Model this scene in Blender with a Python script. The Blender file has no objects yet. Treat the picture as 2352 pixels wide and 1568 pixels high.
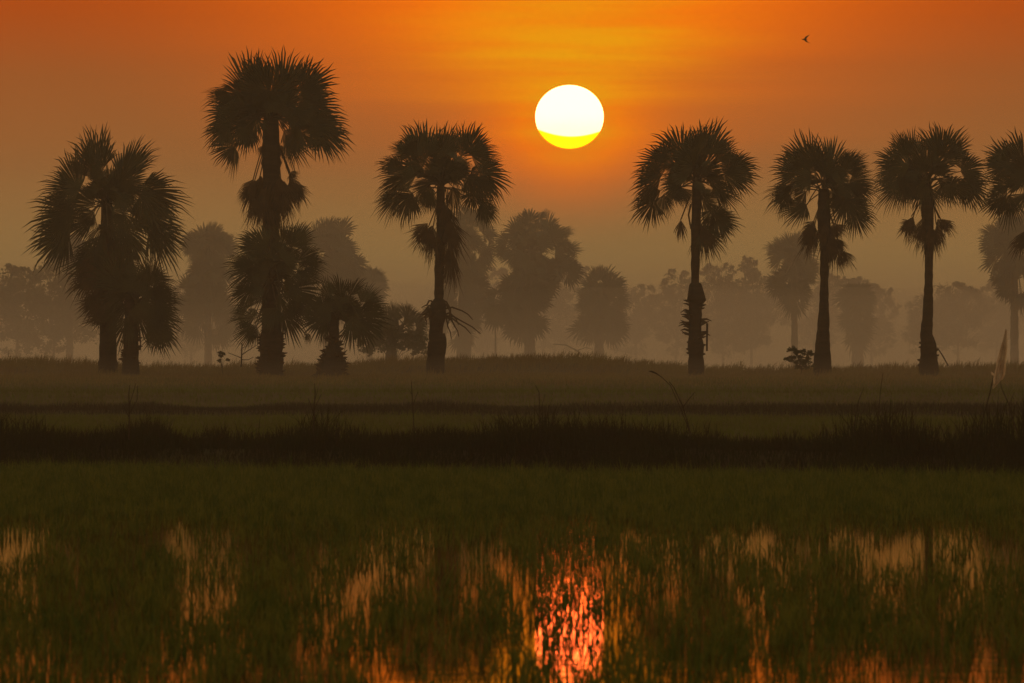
import bpy, math, random
import numpy as np
from mathutils import Vector

SC = bpy.context.scene
COL = SC.collection
R = math.radians
PI = math.pi
random.seed(7)
RNG = np.random.default_rng(7)

# ------------------------------------------------------------------ camera
KP = 2 * math.tan(R(7.95) / 2) / 2352          # slope of one photo pixel (2352 px wide view)
CAMZ, HOR = 1.8, 853.0
cam_d = bpy.data.cameras.new("camera")
cam = bpy.data.objects.new("camera", cam_d)
COL.objects.link(cam)
cam.location = (0, 0, CAMZ)
cam.rotation_euler = (R(90), 0, 0)
cam_d.sensor_width = 36
cam_d.lens = 18 / math.tan(R(7.95) / 2)
cam_d.shift_y = (HOR - 784) / 2352
cam_d.clip_start = 1
cam_d.clip_end = 20000
cam_d.dof.use_dof = True
cam_d.dof.focus_distance = 350
cam_d.dof.aperture_fstop = 11
SC.camera = cam
SUN_AZ = math.atan((1308 - 1176) * KP)
SUN_EL = math.atan((HOR - 268) * KP)


def P(px, py, d):
    """place of a thing that stands d metres away and shows at photo position px, py"""
    return Vector(((px - 1176) * KP * d, d, CAMZ + (HOR - py) * KP * d))


# ------------------------------------------------------------------ world
def nd(nt, typ, **kw):
    n = nt.nodes.new(typ)
    for k, v in kw.items():
        if k == 'ins':
            for i, x in v.items():
                n.inputs[i].default_value = x
        else:
            setattr(n, k, v)
    return n


class G:
    """tiny helper for node maths"""
    def __init__(s, nt):
        s.nt = nt

    def put(s, sock, v):
        if hasattr(v, 'is_linked') or isinstance(v, bpy.types.NodeSocket):
            s.nt.links.new(v, sock)
        else:
            sock.default_value = v

    def m(s, op, a, b=None, c=None, clamp=False):
        n = s.nt.nodes.new('ShaderNodeMath')
        n.operation = op
        n.use_clamp = clamp
        s.put(n.inputs[0], a)
        if b is not None: s.put(n.inputs[1], b)
        if c is not None: s.put(n.inputs[2], c)
        return n.outputs[0]

    def rng(s, v, a, b, c=0.0, d=1.0, smooth=True):
        n = s.nt.nodes.new('ShaderNodeMapRange')
        n.interpolation_type = 'SMOOTHSTEP' if smooth else 'LINEAR'
        s.put(n.inputs['Value'], v)
        n.inputs['From Min'].default_value = a
        n.inputs['From Max'].default_value = b
        n.inputs['To Min'].default_value = c
        n.inputs['To Max'].default_value = d
        return n.outputs[0]

    def mix(s, f, a, b):
        n = s.nt.nodes.new('ShaderNodeMix')
        n.data_type = 'RGBA'
        s.put(n.inputs[0], f)
        s.put(n.inputs[6], a)
        s.put(n.inputs[7], b)
        return n.outputs[2]

    def ramp(s, f, stops, interp='LINEAR'):
        n = s.nt.nodes.new('ShaderNodeValToRGB')
        cr = n.color_ramp
        cr.interpolation = interp
        while len(cr.elements) < len(stops):
            cr.elements.new(0.5)
        for e, (p, c) in zip(cr.elements, stops):
            e.position = p
            e.color = (*c, 1)
        s.put(n.inputs[0], f)
        return n.outputs[0]

    def noise(s, vec, scale, detail=3, rough=0.5):
        n = s.nt.nodes.new('ShaderNodeTexNoise')
        n.inputs['Scale'].default_value = scale
        n.inputs['Detail'].default_value = detail
        n.inputs['Roughness'].default_value = rough
        if vec is not None: s.nt.links.new(vec, n.inputs['Vector'])
        return n.outputs['Fac']


W = bpy.data.worlds.new("World")
SC.world = W
W.use_nodes = True
nt = W.node_tree
nt.nodes.clear()
g = G(nt)
tc = nd(nt, 'ShaderNodeTexCoord')
sep = nd(nt, 'ShaderNodeSeparateXYZ')
nt.links.new(tc.outputs['Generated'], sep.inputs[0])
dx, dy, dz = sep.outputs
DEG = PI / 180
# elevation and azimuth from the sun, in degrees (small-angle near the sun)
el = g.m('DIVIDE', g.m('ARCSINE', dz), DEG)
az = g.m('DIVIDE', g.m('SUBTRACT', g.m('ARCTAN2', dx, dy), SUN_AZ), DEG)
wn = g.noise(None, 1)  # placeholder, relinked below
mp = nd(nt, 'ShaderNodeMapping')
mp.inputs['Scale'].default_value = (26, 1, 480)
nt.links.new(tc.outputs['Generated'], mp.inputs[0])
streak = g.noise(mp.outputs[0], 1.0, 4, 0.55)
streak_s = g.m('SUBTRACT', streak, 0.5)
mp2 = nd(nt, 'ShaderNodeMapping')
mp2.inputs['Scale'].default_value = (9, 1, 150)
nt.links.new(tc.outputs['Generated'], mp2.inputs[0])
streak2 = g.m('SUBTRACT', g.noise(mp2.outputs[0], 1.0, 3, 0.5), 0.5)
elw = g.m('ADD', el, g.m('MULTIPLY', streak2, 0.5))
# plain sky by elevation (0..90 deg squeezed by a power)
elp = g.m('POWER', g.m('MAXIMUM', g.m('DIVIDE', el, 90.0), 0.0), 0.4)
def ep(e): return (e / 90.0) ** 0.4
base = g.ramp(elp, [
    (0.0, (0.372, 0.240, 0.068)),
    (ep(0.9), (0.355, 0.202, 0.053)),
    (ep(1.6), (0.31, 0.118, 0.030)),
    (ep(2.3), (0.345, 0.094, 0.018)),
    (ep(2.9), (0.45, 0.066, 0.003)),
    (ep(5.5), (0.62, 0.20, 0.015)),
    (ep(11), (0.57, 0.28, 0.075)),
    (ep(25), (0.34, 0.245, 0.125)),
    (ep(50), (0.19, 0.18, 0.135)),
    (1.0, (0.15, 0.155, 0.13)),
])
def sq(v): return g.m('MULTIPLY', v, v)
def ell(ca, ce, ra, re, e=elw):
    q = g.m('ADD', sq(g.m('DIVIDE', g.m('SUBTRACT', az, ca), ra)), sq(g.m('DIVIDE', g.m('SUBTRACT', e, ce), re)))
    return g.m('EXPONENT', g.m('MULTIPLY', q, -1.0))
def ee(py): return (HOR - py) * 0.00338
gA = ell(0.0, ee(-60), 2.15, 0.98)
gB = ell(0.0, ee(300), 0.62, 0.46, el)
m1 = g.m('SUBTRACT', 1.0, g.m('MULTIPLY', g.m('SUBTRACT', 1.0, gA), g.m('SUBTRACT', 1.0, gB)))
m1 = g.m('MULTIPLY', m1, g.m('ADD', 1.0, g.m('MULTIPLY', streak2, 0.35)), clamp=True)
fwd = g.rng(dy, 0.2, 0.9)
m1 = g.m('MULTIPLY', m1, fwd)
c1 = g.mix(g.rng(m1, 0.02, 0.75, smooth=False), base, (1.00, 0.162, 0.0, 1))
gY = ell(0.02, ee(85), 1.0, 0.42)
gZ = ell(0.0, ee(262), 0.38, 0.34, el)
mY = g.m('SUBTRACT', 1.0, g.m('MULTIPLY', g.m('SUBTRACT', 1.0, gY), g.m('SUBTRACT', 1.0, g.m('MULTIPLY', gZ, 0.75))))
mY = g.m('MULTIPLY', mY, g.m('ADD', 0.85, g.m('MULTIPLY', g.m('ADD', streak_s, streak2), 2.4)), clamp=True)
mY = g.m('MULTIPLY', mY, fwd)
c2 = g.mix(mY, c1, (0.92, 0.37, 0.0, 1))
bg = nd(nt, 'ShaderNodeBackground')
nt.links.new(c2, bg.inputs[0])
bg.inputs[1].default_value = 1.0
wo = nd(nt, 'ShaderNodeOutputWorld')
nt.links.new(bg.outputs[0], wo.inputs[0])
W.cycles.sampling_method = 'MANUAL'
W.cycles.sample_map_resolution = 1024

# no sun lamp: the veiled disc itself is built as an emitter (see sun_disc) and the sky lights the scene
SC.view_settings.view_transform = 'Standard'
SC.view_settings.look = 'None'
SC.view_settings.exposure = 0
SC.view_settings.gamma = 1
SC.cycles.volume_bounces = 1
SC.cycles.max_bounces = 6
SC.cycles.diffuse_bounces = 2
SC.cycles.glossy_bounces = 3
SC.cycles.transmission_bounces = 2
SC.cycles.sample_clamp_indirect = 6
SC.cycles.use_denoising = True


# ------------------------------------------------------------------ helpers
def tag(o, label=None, cat=None, group=None, kind=None):
    if label: o['label'] = label
    if cat: o['category'] = cat
    if group: o['group'] = group
    if kind: o['kind'] = kind
    return o


def empty(name, loc, label, cat, group=None):
    o = bpy.data.objects.new(name, None)
    COL.objects.link(o)
    o.location = loc
    o.empty_display_size = 0.5
    return tag(o, label, cat, group)


class MB:
    """collects vertices (world space) and faces; build() makes one mesh object"""
    def __init__(s):
        s.v, s.f = [], []

    def add(s, vs, fs):
        n = len(s.v)
        s.v.extend(vs)
        s.f.extend([tuple(i + n for i in f) for f in fs])

    def tube(s, pts, rads, sides=6, cap=True):
        pts = [Vector(p) for p in pts]
        n0 = len(s.v)
        for i, p in enumerate(pts):
            t = (pts[min(i + 1, len(pts) - 1)] - pts[max(i - 1, 0)])
            if t.length < 1e-9: t = Vector((0, 0, 1))
            t.normalize()
            a = t.cross(Vector((0, 1, 0.01)))
            if a.length < 1e-3: a = t.cross(Vector((1, 0, 0)))
            a.normalize()
            b = t.cross(a)
            for k in range(sides):
                th = 2 * PI * k / sides
                s.v.append(p + (a * math.cos(th) + b * math.sin(th)) * rads[i])
        for i in range(len(pts) - 1):
            for k in range(sides):
                k2 = (k + 1) % sides
                s.f.append((n0 + i * sides + k, n0 + i * sides + k2, n0 + (i + 1) * sides + k2, n0 + (i + 1) * sides + k))
        if cap:
            s.f.append(tuple(n0 + k for k in range(sides)))
            s.f.append(tuple(n0 + (len(pts) - 1) * sides + k for k in range(sides))[::-1])

    def build(s, name, mat, parent=None, origin=None):
        if origin is None:
            origin = parent.location if parent else Vector((0, 0, 0))
        origin = Vector(origin)
        me = bpy.data.meshes.new(name)
        me.from_pydata([tuple(Vector(v) - origin) for v in s.v], [], s.f)
        me.materials.append(mat)
        me.update()
        o = bpy.data.objects.new(name, me)
        COL.objects.link(o)
        if parent:
            o.parent = parent
        else:
            o.location = origin
        return o


def fast_mesh(name, V, quads, tris, mat, kind='stuff', label=None, cat=None):
    me = bpy.data.meshes.new(name)
    nq, ntq = len(quads), len(tris)
    me.vertices.add(len(V))
    me.vertices.foreach_set('co', np.ascontiguousarray(V, dtype=np.float32).ravel())
    loops = np.concatenate([np.asarray(quads).ravel(), np.asarray(tris).ravel()]).astype(np.int32)
    me.loops.add(len(loops))
    me.loops.foreach_set('vertex_index', loops)
    starts = np.concatenate([np.arange(nq) * 4, nq * 4 + np.arange(ntq) * 3]).astype(np.int32)
    me.polygons.add(nq + ntq)
    me.polygons.foreach_set('loop_start', starts)
    me.update(calc_edges=True)
    me.materials.append(mat)
    o = bpy.data.objects.new(name, me)
    COL.objects.link(o)
    tag(o, label, cat, None, kind)
    return o


def principled(name, col, rough=0.8, vary=0.0, scale=1.0, col2=None, spec=0.3, transl=0.0, stretch=(1, 1, 1), bump=0.0):
    m = bpy.data.materials.new(name)
    m.use_nodes = True
    t = m.node_tree
    t.nodes.clear()
    gg = G(t)
    out = nd(t, 'ShaderNodeOutputMaterial')
    b = nd(t, 'ShaderNodeBsdfPrincipled')
    b.inputs['Roughness'].default_value = rough
    b.inputs['Specular IOR Level'].default_value = spec
    tcn = nd(t, 'ShaderNodeTexCoord')
    mpn = nd(t, 'ShaderNodeMapping')
    mpn.inputs['Scale'].default_value = stretch
    t.links.new(tcn.outputs['Object'], mpn.inputs[0])
    c2 = col2 or tuple(c * (1 - vary) for c in col)
    n = gg.noise(mpn.outputs[0], scale, 4, 0.6)
    f = gg.rng(n, 0.35, 0.65)
    cc = gg.mix(f, (*col, 1), (*c2, 1))
    t.links.new(cc, b.inputs['Base Color'])
    if bump:
        bn = nd(t, 'ShaderNodeBump')
        bn.inputs['Strength'].default_value = bump
        bn.inputs['Distance'].default_value = 0.05
        t.links.new(gg.noise(mpn.outputs[0], scale * 6, 3), bn.inputs['Height'])
        t.links.new(bn.outputs[0], b.inputs['Normal'])
    if transl > 0:
        tr = nd(t, 'ShaderNodeBsdfTranslucent')
        t.links.new(cc, tr.inputs[0])
        mx = nd(t, 'ShaderNodeMixShader')
        mx.inputs[0].default_value = transl
        t.links.new(b.outputs[0], mx.inputs[1])
        t.links.new(tr.outputs[0], mx.inputs[2])
        t.links.new(mx.outputs[0], out.inputs[0])
    else:
        t.links.new(b.outputs[0], out.inputs[0])
    return m


M = {}
M['ground'] = principled('earth', (0.070, 0.055, 0.018), 0.95, scale=0.15, col2=(0.055, 0.036, 0.016), spec=0.1)
M['rice'] = principled('rice_blade', (0.048, 0.085, 0.008), 0.7, scale=4, col2=(0.155, 0.165, 0.026), spec=0.1, transl=0.25, stretch=(1, .25, 1))
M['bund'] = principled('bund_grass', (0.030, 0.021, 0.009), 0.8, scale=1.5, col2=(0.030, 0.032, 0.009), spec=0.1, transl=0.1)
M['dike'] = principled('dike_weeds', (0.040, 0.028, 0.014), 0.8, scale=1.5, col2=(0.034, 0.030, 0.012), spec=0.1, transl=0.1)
M['field'] = principled('field_grass', (0.100, 0.132, 0.012), 0.8, scale=0.5, col2=(0.090, 0.095, 0.014), spec=0.1, transl=0.2, stretch=(1, .2, 1))
M['ridge'] = principled('ridge_grass', (0.20, 0.165, 0.048), 0.8, scale=0.3, col2=(0.17, 0.12, 0.044), spec=0.1, transl=0.2)
M['leaf'] = principled('palm_leaf', (0.045, 0.050, 0.016), 0.6, scale=1.5, col2=(0.028, 0.032, 0.011), spec=0.3, transl=0.08)
M['dead'] = principled('dead_palm_leaf', (0.085, 0.058, 0.032), 0.85, scale=2.5, col2=(0.055, 0.038, 0.022), spec=0.1, transl=0.08)
M['bark'] = principled('palm_bark', (0.050, 0.037, 0.026), 0.9, scale=1.2, col2=(0.028, 0.021, 0.016), spec=0.1, stretch=(1, 1, 6), bump=0.6)
M['stalk'] = principled('leaf_stalk', (0.060, 0.052, 0.022), 0.6, scale=3, col2=(0.045, 0.035, 0.018), spec=0.3)
M['tree_leaf'] = principled('tree_leaf', (0.045, 0.058, 0.018), 0.6, scale=0.8, col2=(0.060, 0.058, 0.022), spec=0.2, transl=0.15)
M['wood'] = principled('branch_wood', (0.060, 0.045, 0.032), 0.9, scale=2, col2=(0.04, 0.03, 0.022), spec=0.1)
M['plastic'] = principled('torn_plastic', (0.95, 0.88, 0.78), 0.45, scale=5, col2=(0.80, 0.70, 0.60), spec=0.4, transl=0.8)
M['feather'] = principled('bird_feather', (0.03, 0.025, 0.02), 0.7, scale=8, vary=0.4)

# ------------------------------------------------------------------ sun disc, haze, mist
def sun_disc():
    d = 9000.0
    c = P(1308, 268, d)
    r = 78.7 * KP * d
    bm = MB()
    nu, nv = 96, 48
    vs, fs = [], []
    for j in range(nv + 1):
        th = PI * j / nv
        for i in range(nu):
            ph = 2 * PI * i / nu
            vs.append(c + Vector((r * math.sin(th) * math.cos(ph), r * math.sin(th) * math.sin(ph), 0.93 * r * math.cos(th))))
    for j in range(nv):
        for i in range(nu):
            i2 = (i + 1) % nu
            fs.append((j * nu + i, j * nu + i2, (j + 1) * nu + i2, (j + 1) * nu + i))
    bm.add(vs, fs)
    m = bpy.data.materials.new('sun_surface')
    m.use_nodes = True
    t = m.node_tree
    t.nodes.clear()
    gg = G(t)
    tcn = nd(t, 'ShaderNodeTexCoord')
    s = nd(t, 'ShaderNodeSeparateXYZ')
    t.links.new(tcn.outputs['Object'], s.inputs[0])
    # the thick air near the horizon reddens the lower limb: curved band
    x = gg.m('DIVIDE', s.outputs[0], r)
    z = gg.m('DIVIDE', s.outputs[2], r)
    x2 = gg.m('SUBTRACT', x, 0.05)
    lim = gg.m('ADD', gg.m('SUBTRACT', z, gg.m('MULTIPLY', gg.m('MULTIPLY', x2, x2), 0.24)), 0.60)
    f = gg.rng(lim, -0.022, 0.034)
    top = gg.mix(gg.rng(z, -0.5, 0.15), SUN_LOW, SUN_TOP)
    c = gg.mix(f, SUN_RIM, top)
    e = nd(t, 'ShaderNodeEmission')
    t.links.new(c, e.inputs[0])
    e.inputs[1].default_value = SUN_E
    o = nd(t, 'ShaderNodeOutputMaterial')
    t.links.new(e.outputs[0], o.inputs[0])
    ob = bm.build('sun', m, origin=P(1308, 268, d))
    ob.data.shade_smooth()
    ob.visible_shadow = True
    tag(ob, 'large white setting sun disc with a yellow lower edge, in the orange sky', 'sun')


SUN_E = 1.0
SUN_TOP = (24.0, 2.9, 1.12, 1)
SUN_LOW = (24.0, 2.8, 0.95, 1)
SUN_RIM = (8.0, 1.25, 0.0, 1)
sun_disc()


def vol_box(name, x0, x1, y0, y1, z0, z1, dens, col, aniso, label):
    bm = MB()
    vs = [Vector((x, y, z)) for z in (z0, z1) for y in (y0, y1) for x in (x0, x1)]
    bm.add(vs, [(0, 2, 3, 1), (4, 5, 7, 6), (0, 1, 5, 4), (2, 6, 7, 3), (0, 4, 6, 2), (1, 3, 7, 5)])
    m = bpy.data.materials.new(name)
    m.use_nodes = True
    t = m.node_tree
    t.nodes.clear()
    v = nd(t, 'ShaderNodeVolumePrincipled')
    v.inputs['Color'].default_value = (*col, 1)
    v.inputs['Density'].default_value = dens
    v.inputs['Anisotropy'].default_value = aniso
    o = nd(t, 'ShaderNodeOutputMaterial')
    t.links.new(v.outputs[0], o.inputs['Volume'])
    ob = bm.build(name, m)
    tag(ob, label, None, None, 'stuff')
    return ob


# ------------------------------------------------------------------ terrain
def sstep(a, b, v):
    t = np.clip((v - a) / (b - a), 0, 1)
    return t * t * (3 - 2 * t)


def ybank(x):
    return 124 - 0.62 * np.clip(x, -14, 14)


def crest(px):
    """height of the ridge's ground along its length (px at 350 m)"""
    return np.interp(px, [-600, 0, 120, 350, 480, 640, 800, 900, 1020, 1250, 1440, 1540, 1640, 1850, 2100, 2352, 3000],
                     [832, 832, 842, 845, 848, 843, 840, 832, 826, 824, 830, 842, 850, 852, 849, 846, 848])


def zg(x, y):
    x = np.asarray(x, float)
    y = np.asarray(y, float)
    yb = ybank(x)
    z = -0.12 + 0.57 * sstep(0, 3.0, y - yb) - 0.18 * sstep(5.0, 10, y - yb)
    z = z + (0.02 * np.sin(x * .7) + 0.03 * np.sin(x * .31 + 1)) * sstep(0, 3, y - yb) * (1 - sstep(9, 14, y - yb))
    wob = 3 * np.sin(x * 0.11 + 0.5)
    z = z + 0.22 * sstep(243, 247, y + wob) - 0.15 * sstep(251, 256, y + wob)
    z = z + 0.62 * sstep(255, 295, y)
    px = 1176 + x / (KP * 350)
    zc = CAMZ + (HOR - crest(px) - 7) * KP * 368
    z = z + 0.56 * sstep(300, 348, y)
    z = z + (zc - 1.52) * sstep(353, 366, y)
    z = z - (zc - 1.25) * sstep(370, 410, y)
    return z


def ground():
    ys = np.concatenate([[-400, -200, -60, 0], np.arange(20, 105, 10), np.arange(105, 148, 0.75), np.arange(150, 240, 5),
                         np.arange(240, 262, 1.5), np.arange(262, 300, 4), np.arange(300, 402, 3), [420, 460, 520, 600, 700, 900, 1200, 1600, 2200]])
    xs = np.concatenate([[-1200, -800, -500, -300, -200, -140, -100, -75], np.arange(-60, 60.1, 1.5), [75, 100, 140, 200, 300, 500, 800, 1200]])
    X, Y = np.meshgrid(xs, ys)
    Z = zg(X, Y)
    nx, ny = len(xs), len(ys)
    V = np.stack([X, Y, Z], -1).reshape(-1, 3)
    i = np.arange(nx - 1)[None, :] + np.arange(ny - 1)[:, None] * nx
    q = np.stack([i, i + 1, i + 1 + nx, i + nx], -1).reshape(-1, 4)
    o = fast_mesh('ground', V, q, np.zeros((0, 3), int), M['ground'], 'structure')
    o.data.shade_smooth()


ground()


def water():
    m = bpy.data.materials.new('paddy_water')
    m.use_nodes = True
    t = m.node_tree
    t.nodes.clear()
    gg = G(t)
    b = nd(t, 'ShaderNodeBsdfPrincipled')
    b.inputs['Base Color'].default_value = (0.030, 0.018, 0.008, 1)
    b.inputs['Roughness'].default_value = 0.055
    b.inputs['IOR'].default_value = 1.33
    tcn = nd(t, 'ShaderNodeTexCoord')
    mpn = nd(t, 'ShaderNodeMapping')
    mpn.inputs['Scale'].default_value = (1.0, 0.8, 1)
    t.links.new(tcn.outputs['Object'], mpn.inputs[0])
    n1 = gg.noise(mpn.outputs[0], 2.2, 3, 0.6)
    bn = nd(t, 'ShaderNodeBump')
    bn.inputs['Strength'].default_value = 1.0
    bn.inputs['Distance'].default_value = 0.0012
    t.links.new(n1, bn.inputs['Height'])
    o = nd(t, 'ShaderNodeOutputMaterial')
    gl = nd(t, 'ShaderNodeBsdfGlossy')
    gl.inputs['Color'].default_value = (0.84, 0.69, 0.36, 1)
    gl.inputs['Roughness'].default_value = 0.03
    t.links.new(bn.outputs[0], gl.inputs['Normal'])
    df = nd(t, 'ShaderNodeBsdfDiffuse')
    df.inputs['Color'].default_value = (0.030, 0.020, 0.008, 1)
    fr = nd(t, 'ShaderNodeFresnel')
    fr.inputs['IOR'].default_value = 1.33
    mx = nd(t, 'ShaderNodeMixShader')
    t.links.new(fr.outputs[0], mx.inputs[0])
    t.links.new(df.outputs[0], mx.inputs[1])
    t.links.new(gl.outputs[0], mx.inputs[2])
    t.links.new(mx.outputs[0], o.inputs[0])
    t.nodes.remove(b)
    xs = np.arange(-300, 301, 4.0)
    ys = np.array([-300, -100, 0, 40, 80, 120, 160.0])
    vs, fs = [], []
    for y in ys:
        for x in xs:
            yy = y
            if y == 160.0:
                yy = float(ybank(x)) + 1.2
            vs.append(Vector((x, yy, 0.0)))
    nx = len(xs)
    for j in range(len(ys) - 1):
        for i in range(nx - 1):
            fs.append((j * nx + i, j * nx + i + 1, (j + 1) * nx + i + 1, (j + 1) * nx + i))
    bm = MB()
    bm.add(vs, fs)
    tag(bm.build('water', m), kind='structure')


water()


# ------------------------------------------------------------------ grasses
def blades(name, x, y, z, h, w, mat, lean=0.35, label=None, cat=None, curl=0.6, wind=None):
    n = len(x)
    az_ = RNG.uniform(0, 2 * PI, n)
    if wind is not None:
        az_ = RNG.normal(wind, 0.9, n)
    ln = np.abs(RNG.normal(0, lean, n)) * h
    face = RNG.uniform(0, PI, n)
    cx, sx = np.cos(face) * w / 2, np.sin(face) * w / 2
    dxx, dyy = np.cos(az_) * ln, np.sin(az_) * ln
    V = np.zeros((n, 7, 3))
    for k, (t, ww) in enumerate([(0, 0.8), (0.4, 1.0), (0.75, 0.7)]):
        bx = x + dxx * t ** 2
        by = y + dyy * t ** 2
        bz = z + h * (t - 0.25 * curl * (ln / h) * t ** 2)
        V[:, 2 * k, 0], V[:, 2 * k, 1], V[:, 2 * k, 2] = bx - cx * ww, by - sx * ww, bz
        V[:, 2 * k + 1, 0], V[:, 2 * k + 1, 1], V[:, 2 * k + 1, 2] = bx + cx * ww, by + sx * ww, bz
    V[:, 6, 0], V[:, 6, 1], V[:, 6, 2] = x + dxx, y + dyy, z + h * (1 - 0.35 * curl * (ln / h))
    b = (np.arange(n) * 7)[:, None]
    q = np.concatenate([b + np.array([0, 1, 3, 2]), b + np.array([2, 3, 5, 4])])
    tr = b + np.array([4, 5, 6])
    return fast_mesh(name, V.reshape(-1, 3), q, tr, mat, 'stuff', label, cat)


def vnoise(x, y, seed, sx, sy):
    """smooth value noise"""
    r = np.random.default_rng(seed)
    T = r.random((256, 256))
    u, v = x / sx, y / sy
    i, j = np.floor(u).astype(int), np.floor(v).astype(int)
    fu, fv = u - i, v - j
    fu, fv = fu * fu * (3 - 2 * fu), fv * fv * (3 - 2 * fv)
    a = T[i % 256, j % 256] * (1 - fu) + T[(i + 1) % 256, j % 256] * fu
    b = T[i % 256, (j + 1) % 256] * (1 - fu) + T[(i + 1) % 256, (j + 1) % 256] * fu
    return a * (1 - fv) + b * fv


def wedge(y0, y1, n, margin=1.35):
    """random points over the seen wedge between y0 and y1, even per square metre"""
    u = RNG.random(n)
    y = np.sqrt(y0 ** 2 + u * (y1 ** 2 - y0 ** 2))
    x = RNG.uniform(-1, 1, n) * (0.0695 * y * margin + 1.0)
    return x, y


def rice():
    x, y = wedge(34, 136, 34000)
    ok = y < ybank(x) + 0.6
    x, y = x[ok], y[ok]
    px = 1176 + x / (KP * y)
    dens = sstep(85, 100, y + 8 * (vnoise(x, y, 3, 2.5, 9) - .5))
    nz = 0.6 * vnoise(x, y, 5, 1.3, 9) + 0.4 * vnoise(x, y, 6, 0.5, 4)
    low = (0.25 + 0.33 * (1 - sstep(50, 78, y)) * (0.35 + 0.65 * sstep(37, 49, y))) * (0.55 + 2.2 * np.clip(nz - 0.30, 0, 0.5))
    # open water patches: (px, half width, distance, half depth)
    for (c, hw, d, hd, v) in [(20, 85, 77, 9, .06), (465, 110, 79, 7, .08), (860, 140, 79, 7, .13), (480, 90, 60, 6, .2), (1000, 120, 61, 6, .3), (1660, 120, 62, 6, .3),
                              (790, 130, 58, 6, .24), (2080, 200, 78, 8, .05), (2280, 130, 74, 9, .1), (1640, 160, 79, 8, .16),
                              (1450, 90, 66, 9, .34), (1308, 100, 73, 12, .40), (1308, 98, 51, 7.5, .31), (300, 500, 39, 4, .45), (1500, 700, 39, 4, .4)]:
        e = ((px - c) / hw) ** 2 + ((y - d) / hd) ** 2 + 0.5 * (nz - .5)
        low = np.where(e < 1, v * 1.1 + 0.30 * (nz - 0.35), low)
    dens = np.clip(dens + (1 - dens) * low, 0, 1)
    keep = RNG.random(len(x)) < dens
    x, y = x[keep], y[keep]
    k = 8
    hh = np.clip(RNG.normal(0.22, 0.05, len(x)), .1, .4) * (0.8 + 0.35 * sstep(70, 110, y))
    x, y, hh = np.repeat(x, k), np.repeat(y, k), np.repeat(hh, k)
    n = len(x)
    x = x + RNG.normal(0, 0.055, n)
    y = y + RNG.normal(0, 0.055, n)
    blades('rice_seedlings', x, y, np.full(n, -0.03), hh * RNG.uniform(.6, 1.15, n) + .03, RNG.uniform(.006, .012, n), M['rice'],
           lean=0.38, label='green rice seedlings standing in the flooded field in the foreground', cat='rice plants')


rice()


def bund_grass():
    n = 120000
    x = RNG.uniform(-15, 15, n)
    t = RNG.random(n)
    y = ybank(x) - 0.1 + 9 * t ** 1.7
    hf = 0.12 + 0.38 * vnoise(x, y, 11, 1.1, 3) ** 1.6 + 0.14 * vnoise(x, y, 12, 0.3, 1)
    hf *= np.interp(1176 + x / (KP * 128), [0, 110, 220, 330, 430, 560, 700, 800, 950, 1080, 1230, 1400, 1520, 1680, 1800, 1950, 2100, 2240, 2352], [1.15, .8, .75, 1.2, .6, .75, 1.3, .85, 1.0, .8, 1.5, 1.25, .9, .55, .8, 1.15, .8, 1.3, 1.2])
    h = hf * RNG.uniform(.5, 1.2, n) * (1 - .4 * sstep(.5, 1, t))
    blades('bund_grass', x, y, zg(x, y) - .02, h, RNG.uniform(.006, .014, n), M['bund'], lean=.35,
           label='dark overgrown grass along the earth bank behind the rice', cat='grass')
    # sparse tall weeds and seed stems
    n = 17000
    c = RNG.uniform(-14, 14, 800)
    ci = RNG.integers(0, 800, n)
    x = c[ci] + RNG.normal(0, .12, n)
    wgt = .55 * vnoise(c, c * 0, 21, 1.0, 1) + .45 * RNG.random(800)
    y = ybank(x) + 2 + RNG.random(800)[ci] * 7
    h = (0.30 + 0.78 * wgt[ci] ** 1.6) * RNG.uniform(.4, 1.1, n)
    h *= np.interp(1176 + x / (KP * 128), [0, 60, 150, 300, 420, 600, 720, 800, 950, 1100, 1240, 1400, 1560, 1680, 1850, 2000, 2150, 2300, 2352],
                   [1.1, .9, .6, 1.15, .5, .65, 1.25, .9, .75, .65, 1.3, 1.1, .8, .45, .75, 1.1, .7, 1.25, 1.2])
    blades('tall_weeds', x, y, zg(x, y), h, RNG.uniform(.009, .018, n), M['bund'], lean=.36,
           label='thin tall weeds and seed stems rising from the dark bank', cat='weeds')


bund_grass()


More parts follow.
